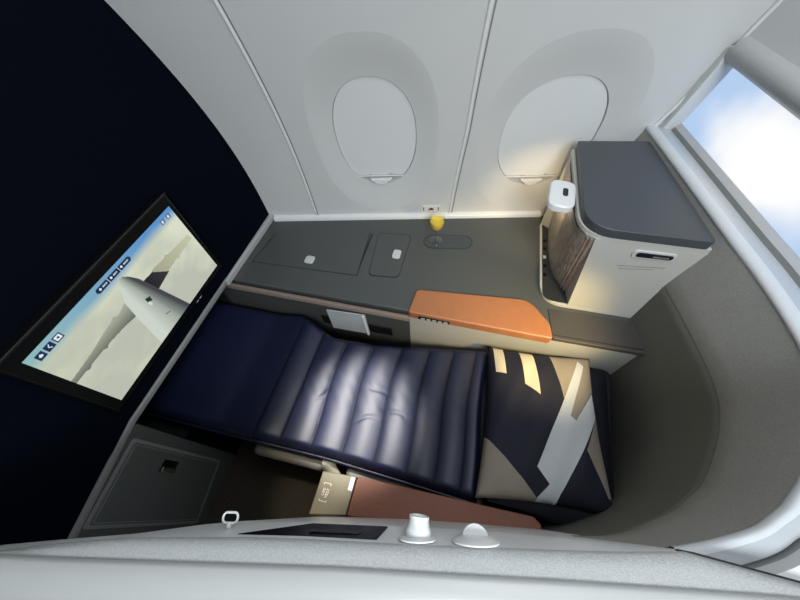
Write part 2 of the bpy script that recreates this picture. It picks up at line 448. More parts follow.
wh.data.materials.append(mat('shell_fabric_shaded', (0.125, 0.128, 0.112), .8, noise=.15, nscale=260, bump=.3, bscale=600, spec=.2))  # darker tone below the seam: shade low on the shell put into the colour
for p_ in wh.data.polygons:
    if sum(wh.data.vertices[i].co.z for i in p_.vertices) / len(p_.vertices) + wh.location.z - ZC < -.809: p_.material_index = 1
shell('trim_7', [(.0, -.612), (-.003, -.607), (-.002, -.600), (.004, -.595), (.012, -.593), (.022, -.594)], mat('rim_white', (.55, .57, .59), .35), 0, IE, auto=70)
shell('trim_8', [(.022, -.594), (.040, -.597), (.062, -.600)], mat('gloss_channel', (0.42, 0.44, 0.46), .16, coat=.5), 0, IE)
shell('trim_9', [(.062, -.600), (.066, -.603), (.069, -.598), (.071, -.592)], M_grey, 0, IE)
shell('trim_13', [(.071, -.592), (.076, -.586), (.086, -.580)], M_lightgrey, 0, IE, auto=70)
# outside skin of the low part round the corner
shell('wall_head_outer', [(.086, -.580), (.11, -.578), (.17, -.585), (.2, -.60), (.21, FL)], M_trim, 38, IE, auto=70)
# partition behind the console with the lit panel, and the wall over it
P0 = Vector(UW(.737, 0, 0)); 
def rear(name, pts, u0, u1, m_, bevel=0):
    bm = BM(); frame_prism(bm, pts, (0, 0, 0), UW(0, 1, 0), (0, 0, 1), UW(1, 0, 0), u0, u1)
    return obj(name, bm, m_, bevel=bevel, seg=3)
# wall around the panel : one mesh with a recess
bm = BM()
def rear_bm(pts, u0, u1): frame_prism(bm, pts, (0, 0, 0), UW(0, 1, 0), (0, 0, 1), UW(1, 0, 0), u0, u1)
rear_bm([(.10, -.36), (1.03, -.36), (.80, .6), (.10, .6)], .822, .90)
rear_bm([(1.072, -.62), (1.16, -.62), (1.16, -.36), (1.018, -.36), (1.016, -.402)], .806, .90)
struct(obj('wall_rear', bm, M_white, bevel=.004, seg=2))
bm = BM()
rp = [(.852, -.403), (.838, -.402), (.822, -.396), (.808, -.384), (.801, -.370), (.800, -.358), (.805, -.346), (.815, -.337), (.826, -.333), (.852, -.333)]
w0_, w1_ = .10, 1.02
La = [bm.verts.new(UW(u_, w0_, z_)) for u_, z_ in rp]; Lb = [bm.verts.new(UW(u_, w1_ - (z_ + .403) * .3, z_)) for u_, z_ in rp]
bm.faces.new(La); bm.faces.new(Lb[::-1])
for i in range(len(rp)): bm.faces.new((La[i], La[(i + 1) % len(rp)], Lb[(i + 1) % len(rp)], Lb[i]))
bmesh.ops.recalc_face_normals(bm, faces=bm.faces)
struct(obj('trim_10', bm, M_lightgrey, auto=40))
bm = BM(); tube(bm, [UW(.822 - .045 * max(0, min(1, (-.45 - z) / .2)), prof(z) - .004, z) for z in cols(-.64, .45, .03)], .006)
struct(obj('trim_11', bm, M_trim, smooth=True))
# lit panel showing sky and cloud
lp_pts = [(.28, -.580), (1.072, -.580), (1.018, -.402), (.28, -.402)]
bm = BM(); rear_bm(lp_pts, .850, .860)
lpo = obj('display_panel', bm, M_screen)
lm = bpy.data.materials.new('panel_glow'); lm.use_nodes = True; nt = lm.node_tree; nt.nodes.remove(nt.nodes['Principled BSDF'])
e = nt.nodes.new('ShaderNodeEmission'); tc = nt.nodes.new('ShaderNodeTexCoord'); mp = nt.nodes.new('ShaderNodeMapping')
mp.inputs['Rotation'].default_value = (0, 0, -ANG)
nt.links.new(tc.outputs['Object'], mp.inputs[0])
sub = nt.nodes.new('ShaderNodeVectorMath'); sub.operation = 'SUBTRACT'
nt.links.new(mp.outputs[0], sub.inputs[0])
scl = nt.nodes.new('ShaderNodeVectorMath'); scl.operation = 'MULTIPLY'
nt.links.new(sub.outputs[0], scl.inputs[0])
nz = nt.nodes.new('ShaderNodeTexNoise'); nz.inputs['Scale'].default_value = 5; nz.inputs['Detail'].default_value = 2
nt.links.new(mp.outputs[0], nz.inputs['Vector'])
ln = nt.nodes.new('ShaderNodeVectorMath'); ln.operation = 'LENGTH'; nt.links.new(scl.outputs[0], ln.inputs[0])
ad = nt.nodes.new('ShaderNodeMath'); ad.operation = 'MULTIPLY_ADD'; ad.inputs[1].default_value = .55
nt.links.new(nz.outputs['Fac'], ad.inputs[0]); nt.links.new(ln.outputs['Value'], ad.inputs[2])
cr = nt.nodes.new('ShaderNodeValToRGB'); cr.color_ramp.interpolation = 'EASE'
cr.color_ramp.elements[0].position = .55; cr.color_ramp.elements[0].color = (1.0, 1.0, 1.0, 1)
cr.color_ramp.elements[1].position = 1.25; cr.color_ramp.elements[1].color = (.46, .62, .88, 1)
nt.links.new(ad.outputs[0], cr.inputs[0]); nt.links.new(cr.outputs[0], e.inputs['Color']); e.inputs['Strength'].default_value = 1.0
nt.links.new(e.outputs[0], nt.nodes['Material Output'].inputs['Surface'])
# cloud centre: measured in the rotated object frame (w about .82)
oc = WORLD[lpo.name]; cw = Vector(UW(.850, .74, 0)) - Vector((oc.x, oc.y, 0))
ru = cw.x * math.cos(-ANG) - cw.y * math.sin(-ANG); rw = cw.x * math.sin(-ANG) + cw.y * math.cos(-ANG)
sub.inputs[1].default_value = (ru, rw, .080); scl.inputs[1].default_value = (0, 2.3, 4.6)
lpo.data.materials[0] = lm
tag(lpo, 'glowing wide panel with white cloud on blue sky, set in the rear partition', 'display panel')

# --- aisle side wall: white inner shoulder, fabric top, white outer lip
def lerp(u, T_): return float(np.interp(u, [t[0] for t in T_], [t[1] for t in T_]))
w_low = [(-1.3, -.17), (-.657, -.063), (-.563, -.0533), (-.452, -.0429), (-.361, -.0290), (-.295, -.0221), (-.194, -.0208), (-.029, -.0213), (.129, -.0245), (.221, -.0285), (.28, -.0310), (.359, -.0345), (.496, -.064), (.9, -.16)]
w_top = [(-1.3, -.172), (-.618, -.0655), (-.53, -.0540), (-.426, -.0440), (-.26, -.0388), (-.17, -.0378), (-.026, -.0395), (.195, -.0394), (.275, -.0385), (.34, -.0362), (.359, -.0357), (.496, -.065), (.9, -.162)]
w_f = [(-1.3, -.174), (-.60, -.069), (-.508, -.0695), (-.302, -.0682), (-.106, -.0668), (.042, -.0686), (.184, -.070), (.356, -.0734), (.474, -.0765), (.6, -.09), (.9, -.19)]
us = cols(-1.3, .9, .02)
bm = BM()
def zl(u): return lerp(u, [(-.5, -.598), (-.36, -.625), (.15, -.625), (.34, -.60), (1, -.60)])
grid(bm, [[UW(u, lerp(u, w_low), FL), UW(u, lerp(u, w_low), zl(u) - .02), UW(u, lerp(u, w_low) * .97 + lerp(u, w_top) * .03, zl(u)), UW(u, lerp(u, w_top) + .002, -.575), UW(u, lerp(u, w_top), -.566)] for u in us])
bmesh.ops.recalc_face_normals(bm, faces=bm.faces)
struct(obj('wall_aisle', bm, M_trim, auto=60))
bm = BM()
grid(bm, [[UW(u, lerp(u, w_top), -.566), UW(u, lerp(u, w_top) - .003, -.560), UW(u, (lerp(u, w_top) + lerp(u, w_f)) / 2, -.557), UW(u, lerp(u, w_f), -.556)] for u in us])
bmesh.ops.recalc_face_normals(bm, faces=bm.faces)
struct(obj('wall_aisle_top', bm, M_fabric2, auto=60))
bm = BM()
grid(bm, [[UW(u, lerp(u, w_f), -.556), UW(u, lerp(u, w_f) - .001, -.552), UW(u, lerp(u, w_f) - .006, -.549), UW(u, lerp(u, w_f) - .02, -.548), UW(u, lerp(u, w_f) - .04, -.551), UW(u, lerp(u, w_f) - .055, -.562), UW(u, lerp(u, w_f) - .062, -.58), UW(u, lerp(u, w_f) - .065, FL)] for u in us])
bmesh.ops.recalc_face_normals(bm, faces=bm.faces)
struct(obj('wall_aisle_outer', bm, mat('lip_white', (.42, .43, .42), .4), auto=60))
bm = BM(); tube(bm, [UW(u, lerp(u, w_top) + .0012, -.568) for u in cols(.352, .9, .02)], .0016)
struct(obj('trim_12', bm, M_dark, smooth=True))

# ================================================================== SIDE CONSOLE
ZD = -1.0
desk = empty('side_console', (-.1, .85, FL))
tag(desk, 'charcoal side console with flush lids, running along under the windows', 'console')
def back(x): return (W0 - .008 + x * math.sin(ANG)) / math.cos(ANG)
front = [(-.882, .592), (.632, .597)]
bm = BM(); prism(bm, [(-.897, .592), (.635, .597), (.618, .76), (.60, .86), (.52, back(.52)), (-.884, back(-.884))], ZD - .022, ZD)
obj('console_top', bm, M_desk, desk, bevel=.006, seg=3)
# console body below, visible faces : trim strip, dark recessed face, cream face
bm = BM(); box(bm, -1.03, -.160, .612, .64, ZD - .066, ZD - .022)
obj('shadow_gap', bm, M_dark, desk)
bm = BM(); box(bm, -1.03, -.158, .600, .64, ZD - .092, ZD - .064)
obj('edge_trim', bm, M_taupe, desk, bevel=.003)
bm = BM(); box(bm, -1.03, -.160, .606, .64, FL, ZD - .092)
lowf = obj('front_panel', bm, M_grey, desk)
lowf.data.materials[0] = mat('panel_dark', (.07, .072, .07), .5, noise=.05)
bm = BM(); box(bm, -.160, .742, .604, .64, FL, ZD - .022)
obj('front_panel', bm, M_cream, desk)
bm = BM(); box(bm, -.56, -.24, .600, .607, -1.245, -1.185); obj('pocket', bm, M_black, desk)
# dark shelf end cap at head end
bm = BM(); prism(bm, roundpoly([(.345, .588, .004), (.640, .591, .010), (.622, .712, .004), (.330, .705, .004)]), ZD - .016, ZD + .004)
obj('end_pad', bm, mat('pad_charcoal', (.055, .050, .047), .45, noise=.1, bump=.25, bscale=600), desk, bevel=.005, seg=3)
bm = BM(); tube(bm, [(.345, .600, ZD + .0045), (.628, .604, ZD + .0045)], .0015); obj('pad_seam', bm, M_black, desk)
# lids: black joint line and panel
def flush(name, pts, gap=.003, m_=M_desk, r=.015):
    c_ = Vector((sum(p[0] for p in pts) / len(pts), sum(p[1] for p in pts) / len(pts)))
    bm = BM(); prism(bm, roundpoly([(p[0], p[1], r) for p in pts]), ZD - .002, ZD + .0008); j = obj(name + '_joint', bm, M_black, desk)
    bm = BM(); q = []
    for p in pts:
        v = Vector(p[:2]) - c_; q.append((*(c_ + v * (1 - gap / v.length * 1.3)), r))
    prism(bm, roundpoly(q), ZD - .002, ZD + .0022)
    return obj(name, bm, m_, desk, bevel=.001)
l1 = flush('storage_lid', [(-.835, .872), (-.862, .695), (-.398, .712), (-.413, .955)], r=.004)
l2 = flush('storage_lid', [(-.378, .962), (-.355, .722), (-.232, .735), (-.231, .974)], r=.022)
bm = BM(); box(bm, -.406, -.400, .722, .95, ZD - .001, ZD + .0005); obj('lid_hinge', bm, M_black, desk)
for (cx, cy, sx, sy, pr) in ((-.618, .750, .040, .040, l1), (-.268, .850, .034, .048, l2)):
    bm = BM(); prism(bm, roundpoly([(cx - sx / 2, cy - sy / 2, .012), (cx + sx / 2, cy - sy / 2, .012), (cx + sx / 2, cy + sy / 2, .012), (cx - sx / 2, cy + sy / 2, .012)]), ZD + .002, ZD + .009)
    la = obj('latch', bm, M_latch, pr, bevel=.003, seg=3)
# oval drink recess
bm = BM(); cx0, cx1, cy = -.135, -.005, .962; pts = []
Rr = .038
dirv = Vector((math.cos(math.radians(9)), math.sin(math.radians(9)))); nv = Vector((-dirv.y, dirv.x))
A0 = Vector((-.135, .955)); A1 = Vector((-.010, .975))
for s in range(25):
    th = math.pi / 2 + math.pi * s / 24; pts.append(tuple(A0 + dirv * Rr * math.cos(th) + nv * Rr * math.sin(th)))
for s in range(25):
    th = -math.pi / 2 + math.pi * s / 24; pts.append(tuple(A1 + dirv * Rr * math.cos(th) + nv * Rr * math.sin(th)))
tube(bm, [(p[0], p[1], ZD + .001) for p in pts], .0016, 6, closed=True)
obj('coaster_ring', bm, M_dark, desk)
bm = BM(); prism(bm, pts, ZD - .001, ZD + .001); obj('coaster_inlay', bm, M_lid, desk)
# thin white skirting along the wall behind the console
bm = BM()
grid(bm, [[UW(u, W0 - .018, ZD - .004), UW(u, W0 - .018, ZD + .012), UW(u, W0 - .014, ZD + .018), UW(u, W0 + .004, ZD + .021)] for u in (-.66, .545)])
bmesh.ops.recalc_face_normals(bm, faces=bm.faces)
struct(obj('baseboard_window_side', bm, M_trim, auto=60))

# leather arm pad on the console edge
arm = empty('arm_pad', (.09, .64, ZD))
tag(arm, 'orange tan leather arm pad with small buttons on the console front edge', 'arm pad')
bm = BM()
pts = roundpoly([(-.160, .583, .010), (.345, .580, .012), (.335, .640, .05), (.262, .727, .07), (-.150, .690, .020)])
prism(bm, pts, ZD - .030, ZD + .012)
obj('cushion', bm, M_leather, arm, bevel=.009, seg=4)
bm = BM(); box(bm, -.120, -.005, .5795, .586, ZD - .022, ZD - .004)
st = obj('control_strip', bm, M_gloss, arm, bevel=.002)
for k in range(5):
    bm = BM(); box(bm, -.110 + k * .021, -.096 + k * .021, .5785, .582, ZD - .017, ZD - .009)
    obj('button', bm, M_latch, st)

# booklet in the pocket below the console
bk = empty('booklet', (-.42, .60, -1.24)); tag(bk, 'grey safety booklet standing in the dark pocket under the console edge', 'booklet')
bm = BM(); vs = [(-.515, .600, -1.115), (-.345, .600, -1.10), (-.335, .585, -1.225), (-.505, .585, -1.235)]
A_ = [bm.verts.new(v) for v in vs]; B_ = [bm.verts.new((v[0], v[1] - .006, v[2])) for v in vs]
bm.faces.new(A_); bm.faces.new(B_[::-1])
for i in range(4): bm.faces.new((A_[i], A_[(i + 1) % 4], B_[(i + 1) % 4], B_[i]))
bmesh.ops.recalc_face_normals(bm, faces=bm.faces)
obj('cover', bm, M_paper, bk)
bm = BM(); tube(bm, [(-.350, .590, -1.10), (-.340, .577, -1.225)], .006); obj('spine', bm, M_trim, bk)

# ================================================================== CABINET BY THE HEAD END
cab = empty('console_cabinet', (.46, .92, ZD))
tag(cab, 'cream storage cabinet with dark slate top standing on the console beside the lit panel', 'cabinet')
foot = roundpoly([(.298, 1.13, 0), (.298, .722, .085), (.620, .724, .004), (.545, 1.165, 0)], 10)
bm = BM(); prism(bm, foot, ZD + .001, ZD + .018)
obj('base', bm, M_cream, cab, bevel=.002)
inn = roundpoly([(.306, 1.12, 0), (.306, .732, .080), (.40, .730, .004), (.40, 1.12, 0)], 10)
bm = BM(); prism(bm, inn, ZD + .016, ZD + .020); tr = obj('niche_floor', bm, M_dark, cab)
bm = BM(); prism(bm, foot, -.660, -.645); obj('top_rim', bm, M_cream, cab, bevel=.002)
# body: outline that is cut back on the left front for the niche
top = [(.620, .724), (.345, .7235)]; bot = [(.620, .724), (.392, .7235)]
topn = [(.347, .7245), (.322, .738), (.306, .765), (.2995, .81), (.2995, .95), (.2995, 1.10)]
botn = [(.386, .785), (.368, .815), (.350, .85), (.338, .89), (.333, .97), (.333, 1.10)]
topb = [(.2995, 1.13), (.545, 1.165)]; botb = [(.300, 1.13), (.545, 1.165)]
bm = BM(); tt = top + topn + topb; bb = bot + botn + botb
for zlev in range(0): pass
Tv = [bm.verts.new((*p, -.658)) for p in tt]; Bv = [bm.verts.new((*p, ZD + .018)) for p in bb]
n = len(tt)
for i in range(n):
    f_ = bm.faces.new((Bv[i], Bv[(i + 1) % n], Tv[(i + 1) % n], Tv[i]))
bm.faces.new(Tv); bm.faces.new(Bv[::-1])
bmesh.ops.recalc_face_normals(bm, faces=bm.faces)
obj('body', bm, M_cream, cab)
# wood sliding door lying in the niche
bm = BM()
def off(P, d_): return [(p[0] - d_, p[1] - d_ * .3) for p in P]
rows = []
for t in (0, .25, .5, .75, 1):
    rows.append([((a_[0] * (1 - t) + b_[0] * t) - .004, (a_[1] * (1 - t) + b_[1] * t) - .001, (ZD + .02) * (1 - t) + (-.662) * t) for a_, b_ in zip(botn, topn)])
grid(bm, rows); bmesh.ops.recalc_face_normals(bm, faces=bm.faces)
wd = obj('niche_door', bm, M_wood, cab, smooth=True)
for t in (.18, .55):
    a_ = Vector((*botn[0], ZD + .02)).lerp(Vector((*botn[1], ZD + .02)), t * 1.0); b_ = Vector((*topn[0], -.662)).lerp(Vector((*topn[1], -.662)), t)
    bm = BM(); tube(bm, [a_ + Vector((-.006, -.003, 0)), b_ + Vector((-.006, -.003, 0))], .002, 6); obj('door_groove', bm, M_taupe, wd)
a_ = Vector((*botn[1], ZD + .02)); b_ = Vector((*topn[1], -.662)); h0 = a_.lerp(b_, .40) + Vector((-.012, -.006, 0)); h1 = a_.lerp(b_, .50) + Vector((-.012, -.006, 0))
bm = BM(); tube(bm, [h0, h1], .005); obj('door_pull', bm, M_chrome, wd)
for k in range(5):
    bm = BM(); box(bm, .309, .320, .84 + k * .045, .855 + k * .045, ZD + .0195, ZD + .0205); obj('port', bm, M_latch if k == 2 else M_gloss, tr)
# dark lid
bm = BM(); prism(bm, roundpoly([(.309, 1.135, .004), (.303, .720, .085), (.612, .722, .012), (.532, 1.168, .01)], 10), -.648, -.618)
obj('lid', bm, M_lid, cab, bevel=.010, seg=4)
# recessed handle on the front, two vent slits below it
Of = Vector((.510, .7235, -.690)); 
bm = BM(); pts = roundpoly([(-.056, -.017, .016), (.052, -.014, .014), (.052, .014, .014), (-.056, .013, .014)])
frame_prism(bm, pts, Of, (1, .006, 0), (0, 0, 1), (0, -1, 0), -.002, .004); hp_ = obj('handle', bm, M_latch, cab, bevel=.002)
bm = BM(); pts = roundpoly([(-.046, -.010, .010), (.044, -.008, .008), (.044, .008, .008), (-.046, .007, .008)])
frame_prism(bm, pts, Of, (1, .006, 0), (0, 0, 1), (0, -1, 0), .003, .005); obj('handle_recess', bm, M_black, hp_)
bm = BM(); tube(bm, [Of + Vector((-.005, -.006, -.003)), Of + Vector((.034, -.006, -.002))], .003); obj('handle_bar', bm, M_chrome, hp_)
for dz in (0, .012):
    bm = BM(); tube(bm, [(.442 + dz, .7232, -.748 - dz), (.560 - dz * 2, .7235, -.733 - dz)], .0015, 6); obj('vent_slit', bm, M_grey, cab)

# reading lamp clipped to the niche
rl = empty('reading_lamp', (.262, .89, -.68)); tag(rl, 'white rounded reading lamp head sticking out from the left side of the console cabinet', 'lamp')
bm = BM(); prism(bm, roundpoly([(.216, .828, .030), (.292, .816, .034), (.303, .94, .030), (.228, .957, .034)]), -.668, -.642)
obj('lamp_head', bm, M_trim, rl, bevel=.006, seg=4)
bm = BM(); prism(bm, roundpoly([(.259, .872, .007), (.274, .869, .007), (.277, .905, .007), (.262, .908, .007)]), -.644, -.6405)
obj('switch', bm, M_dark, rl)
bm = BM(); box(bm, .29, .308, .87, .90, -.664, -.650); obj('hinge', bm, M_latch, rl, bevel=.002)
bm = BM(); prism(bm, roundpoly([(.240, .850, .02), (.285, .842, .02), (.290, .925, .02), (.246, .935, .02)]), -.6695, -.6675)
gm = bpy.data.materials.new('lamp_glow'); gm.use_nodes = True
gb = gm.node_tree.nodes['Principled BSDF']; gb.inputs['Emission Color'].default_value = (1, .8, .5, 1); gb.inputs['Emission Strength'].default_value = 4
obj('lens', bm, gm, rl)
lamp('reading_lamp_light', 'SPOT', (.262, .91, -.69), (.28, 1.17, -.93), 2.6, (1, .72, .36), .015, 110, .9)

# ================================================================== MONITOR
YS0, YS1, ZS0, ZS1, XS = .061, .582, -.900, -.618, -.868
k_ = -XS / .9
ys0, ys1, zs0, zs1 = YS0 * k_, YS1 * k_, ZS0 * k_, ZS1 * k_
mon = empty('monitor', (XB, (ys0 + ys1) / 2, zs0 - .03))
tag(mon, 'wide black screen on the dark front wall showing an aeroplane seen from above', 'monitor')
bm = BM(); box(bm, XB + .0, XS - .001, ys0 - .030, ys1 + .018, zs0 - .022, zs1 + .034)
obj('housing', bm, M_gloss, mon, bevel=.006)
hx = zs0 - .022
bm = BM(); tube(bm, [(XS - .001, ys0 - .03, zs1 + .033), (XS - .001, ys1 + .018, zs1 + .033)], .0015); obj('bezel_edge', bm, M_dark, mon)
NX, NY = 360, 200
bm = BM(); grid(bm, [[(XS, ys0 + (ys1 - ys0) * i / NX, zs0 + (zs1 - zs0) * j / NY) for i in range(NX + 1)] for j in range(NY + 1)])
bmesh.ops.recalc_face_normals(bm, faces=bm.faces)
scr = obj('screen', bm, M_screen, mon)
def lin(c): return tuple(((v / 255) / 12.92 if v / 255 < .04045 else (((v / 255) + .055) / 1.055) ** 2.4) for v in c)
def mixc(a_, b_, t): t = max(0, min(1, t)); return tuple(x * (1 - t) + y * t for x, y in zip(a_, b_))
Lw = [(.0, .575), (.0, .52), (.06, .525), (.08, .505), (.10, .52), (.18, .525), (.20, .50), (.215, .52), (.33, .503), (.40, .478), (.47, .55), (.43, .668), (.357, .632), (.335, .665), (.31, .645), (.29, .645), (.15, .60)]
Bd = [(.470, .80), (.482, .845), (.503, .868), (.525, .862), (.548, .811), (.572, .72), (.60, .5), (.66, 0), (.66, -.05), (.36, -.05), (.37, .10), (.402, .45), (.426, .662)]
Dk = [(.575, .665), (.648, .655), (.722, .505), (.590, .463)]
Rw = [(.652, .67), (.76, .655), (.775, .675), (.79, .648), (.976, .617), (.985, .55), (.93, .54), (.92, .52), (.905, .54), (.84, .53), (.83, .505), (.815, .528), (.725, .517), (.722, .505), (.648, .655)]
Eng = [(.505, .52), (.535, .50), (.530, .44), (.515, .455), (.50, .43)]
Hook = [(.498, .47), (.512, .46), (.516, .42), (.502, .40)]
Tick = [(.512, .20), (.545, .175), (.547, .165), (.514, .188)]
rnd = np.random.RandomState(2)
def octaves(s, t):
    v = 0
    for a_, b_, c_, d_ in OCT: v += d_ * math.sin(a_ * s + b_ * t + c_)
    return v
OCT = [(rnd.uniform(-1, 1) * f, rnd.uniform(-1, 1) * f * .8, rnd.uniform(0, 6), 1.0 / f) for f in (6, 9, 14, 20, 28, 40, 55, 75, 100, 130) for _ in range(3)]
def square(s, t, cs, ct, h): return abs(s - cs) < h and abs(t - ct) < h * 1.78
def pic(s, t):
    n_ = octaves(s, t)
    sky = mixc(lin((150, 190, 190)), lin((95, 150, 205)), s * 1.3)
    cl = mixc(lin((214, 222, 190)), lin((222, 226, 205)), s); cl = mixc(cl, lin((190, 194, 180)), max(0, .35 - t) * 1.3 + n_ * 1.6 + .12)
    hz = .90 - .02 * math.sin(3 * s + 1) + n_ * .05
    c = mixc(cl, sky, (t - hz + .06) / .10)
    if inpoly(s, t, Lw): c = mixc(lin((92, 100, 92)), lin((165, 170, 152)), (t - .48) / .16 + .25 * (s - .2))
    if inpoly(s, t, Rw): c = mixc(lin((165, 168, 140)), lin((196, 198, 170)), (s - .65) / .3)
    if inpoly(s, t, Dk): c = mixc(lin((38, 38, 44)), lin((62, 60, 60)), (s - .58) / .14)
    if inpoly(s, t, Bd):
        tl = max(0, min(1, (.85 - t) / .85)); sl = .475 - .105 * tl - .01; sr = .545 + .12 * tl
        q = (s - sl) / (sr - sl)
        c = mixc(lin((208, 216, 206)), lin((150, 160, 150)), (q - .2) / .5); c = mixc(c, lin((72, 72, 80)), (q - .62) / .3)
    if inpoly(s, t, Eng) and not inpoly(s, t, Hook): c = lin((48, 52, 56))
    if inpoly(s, t, Hook): c = lin((215, 220, 215))
    if inpoly(s, t, Tick): c = lin((50, 50, 52))
    # overlay icons and menu pill
    W_ = lin((235, 240, 245)); D_ = lin((28, 50, 84))
    for i, cs in enumerate((.050, .096, .143)):
        if square(s, t, cs, .925, .0185):
            c = D_ ; ds, dt = s - cs, (t - .925) / 1.78
            if i == 0 and (abs(ds) < .007 and -.008 < dt < .004 or (0 <= dt < .010 and abs(ds) < .011 - dt)): c = W_
            if i == 1 and abs(abs(dt) - (ds + .005)) < .0025 and -.007 < ds < .006: c = W_
            if i == 2:
                if abs(ds) < .015 and abs(dt) < .012: c = W_
                if (ds - .001) ** 2 + dt ** 2 < .006 ** 2: c = D_
    cx_ = max(.405, min(.612, s)); r_ = math.hypot(s - cx_, (t - .935) / 1.78)
    if r_ < .0165:
        c = D_
        for e_ in (.470, .545):
            if abs(s - e_) < .0012: c = W_
        dt = abs(t - .935) / 1.78
        for (a_, b_) in ((.430, .458), (.503, .530), (.580, .612)):
            if a_ < s < b_ and dt < .0038 and int(s * 400) % 3: c = W_
        for e_ in (.413, .488, .562):
            if math.hypot(s - e_, (t - .935) / 1.78) < .0065: c = W_
    for e_ in (.905, .955):
        if square(s, t, e_, .930, .016): c = mixc(c, D_, .55)
        if math.hypot(s - e_, (t - .93) / 1.78) < .009 and abs(s - e_) < .006: c = W_
    return c
ca = scr.data.color_attributes.new('picture', 'FLOAT_COLOR', 'POINT')
buf = np.empty(((NX + 1) * (NY + 1), 4), dtype=np.float32); buf[:, 3] = 1
for idx, v in enumerate(scr.data.vertices):
    j, i = divmod(idx, NX + 1); buf[idx, :3] = pic(i / NX, j / NY)
ca.data.foreach_set('color', buf.ravel())
# little port strip under the screen
bm = BM(); box(bm, XB, XS - .012, .41, .45, zs0 - .036, zs0 - .031); pm = obj('port_strip', bm, M_dark, mon)
for k in range(2):
    bm = BM(); box(bm, XS - .013, XS - .011, .416 + k * .016, .426 + k * .016, zs0 - .035, zs0 - .032); obj('port', bm, M_latch, pm)

# ================================================================== BED
bed = empty('seat_bed', (-.2, .32, FL)); tag(bed, 'seat folded flat into a dark bed reaching into the foot opening under the screen', 'seat')
bm = BM(); box(bm, -.60, .60, .10, .50, FL, -1.26); obj('seat_base', bm, M_black, bed)
bm = BM(); prism(bm, roundpoly([(-.575, .09, .02), (.16, .085, .03), (.50, .060, .12), (.575, .16, .10), (.60, .45, .10), (.62, .600, .04), (.16, .585, .02), (-.3, .505, .1), (-.50, .505, .05), (-.575, .56, .02)]), -1.245, -1.172)
obj('mattress', bm, M_navy, bed, bevel=.02, seg=4)
bm = BM(); prism(bm, roundpoly([(-1.38, .09, .03), (-.58, .09, .02), (-.58, .56, .02), (-1.38, .56, .03)]), -1.28, -1.225)
obj('foot_rest', bm, M_navy, bed, bevel=.02, seg=4)
bm = BM(); prism(bm, roundpoly([(-.62, .030, .02), (-.345, .034, .03), (-.345, .3, .02), (-.62, .3, .02)]), -1.30, -1.235); obj('cushion', bm, M_cushion, bed, bevel=.018, seg=4)
bm = BM(); prism(bm, roundpoly([(-.265, .028, .03), (.20, .045, .03), (.20, .3, .02), (-.265, .3, .02)]), -1.30, -1.225); obj('cushion', bm, M_cushion, bed, bevel=.018, seg=4)

# quilt with sewn channels
seams = [-.60, -.50, -.395, -.285, -.170, -.065, .026, .112]
QX0, QX1, QY0, QY1 = -1.15, .168, .056, .588
def qy0(x): return float(np.interp(x, [-1.1, -.6, -.35, -.1, .168], [.066, .070, .076, .070, .062]))
def qy1(x): return float(np.interp(x, [-1.1, -.64, -.54, -.47, -.3, -.16, .12, .168], [.585, .582, .54, .506, .512, .528, .574, .584]))
def qz(x, y):
    s_ = [QX0] + seams + [QX1]
    for a_, b_ in zip(s_[:-1], s_[1:]):
        if a_ <= x <= b_:
            t = (x - a_) / (b_ - a_); h = .013 * (1 if x > -.6 else 0) * (math.sin(math.pi * t) ** .60 if 0 < t < 1 else 0) * min(1, (b_ - a_) / .09); break
    else: h = 0
    wr = .0002 * math.sin(90 * x + 60 * y + 3 * math.sin(20 * y))
    for (a1, b1, a2, b2) in ((-.30, .20, -.18, .235), (-.20, .27, -.08, .25), (-.26, .34, -.14, .30), (-.44, .24, -.37, .30)):
        L_ = math.hypot(a2 - a1, b2 - b1); tx, ty = (a2 - a1) / L_, (b2 - b1) / L_
        al = (x - a1) * tx + (y - b1) * ty; ac = -(x - a1) * ty + (y - b1) * tx + .006 * math.sin(al * 60)
        if 0 < al < L_: wr -= .0022 * math.exp(-(ac / .006) ** 2) * math.sin(math.pi * al / L_)
    e_ = min(y - qy0(x), qy1(x) - y, QX1 - x)
    edge = -.030 * (1 - min(1, max(0, e_) / .028)) ** 2
    big = .010 * math.exp(-((x + .57) / .05) ** 2) - .035 * (.5 - .5 * math.cos(math.pi * min(1, max(0, -(x + .58)) / .20))) 
    return -1.152 + h * min(1, e_ / .02 + .1) + wr * min(1, max(0, e_) / .03) + edge + big
def qedge(x):   # near edge of the quilt wanders a little
    return .004 * math.sin(9 * x) 
bm = BM(); rows = []
ny, nx = 90, 420
for j in range(ny + 1):
    y = QY0 + (QY1 - QY0) * j / ny
    def yy_(x): return qy0(x) + (qy1(x) - qy0(x)) * j / ny
    rows.append([(QX0 + (QX1 - QX0) * i / nx + (.006 * math.sin(y * 12) if i > nx * .5 else 0), yy_(QX0 + (QX1 - QX0) * i / nx), qz(QX0 + (QX1 - QX0) * i / nx, yy_(QX0 + (QX1 - QX0) * i / nx))) for i in range(nx + 1)])
V_, fs = grid(bm, rows)
bmesh.ops.recalc_face_normals(bm, faces=bm.faces)
if sum(f_.normal.z for f_ in bm.faces) < 0: bmesh.ops.reverse_faces(bm, faces=bm.faces)
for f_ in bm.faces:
    if min(abs(f_.calc_center_median().x - (.006 * math.sin(f_.calc_center_median().y * 12) if f_.calc_center_median().x > -.49 else 0) - q) for q in seams) < .0035: f_.material_index = 1  # dark cloth on the seam faces stands in for shade in the creases
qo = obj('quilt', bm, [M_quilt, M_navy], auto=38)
so = qo.modifiers.new('thick', 'SOLIDIFY'); so.thickness = .012; so.offset = -1
tag(qo, 'navy satin quilt with sewn cross channels spread over the bed', 'quilt')
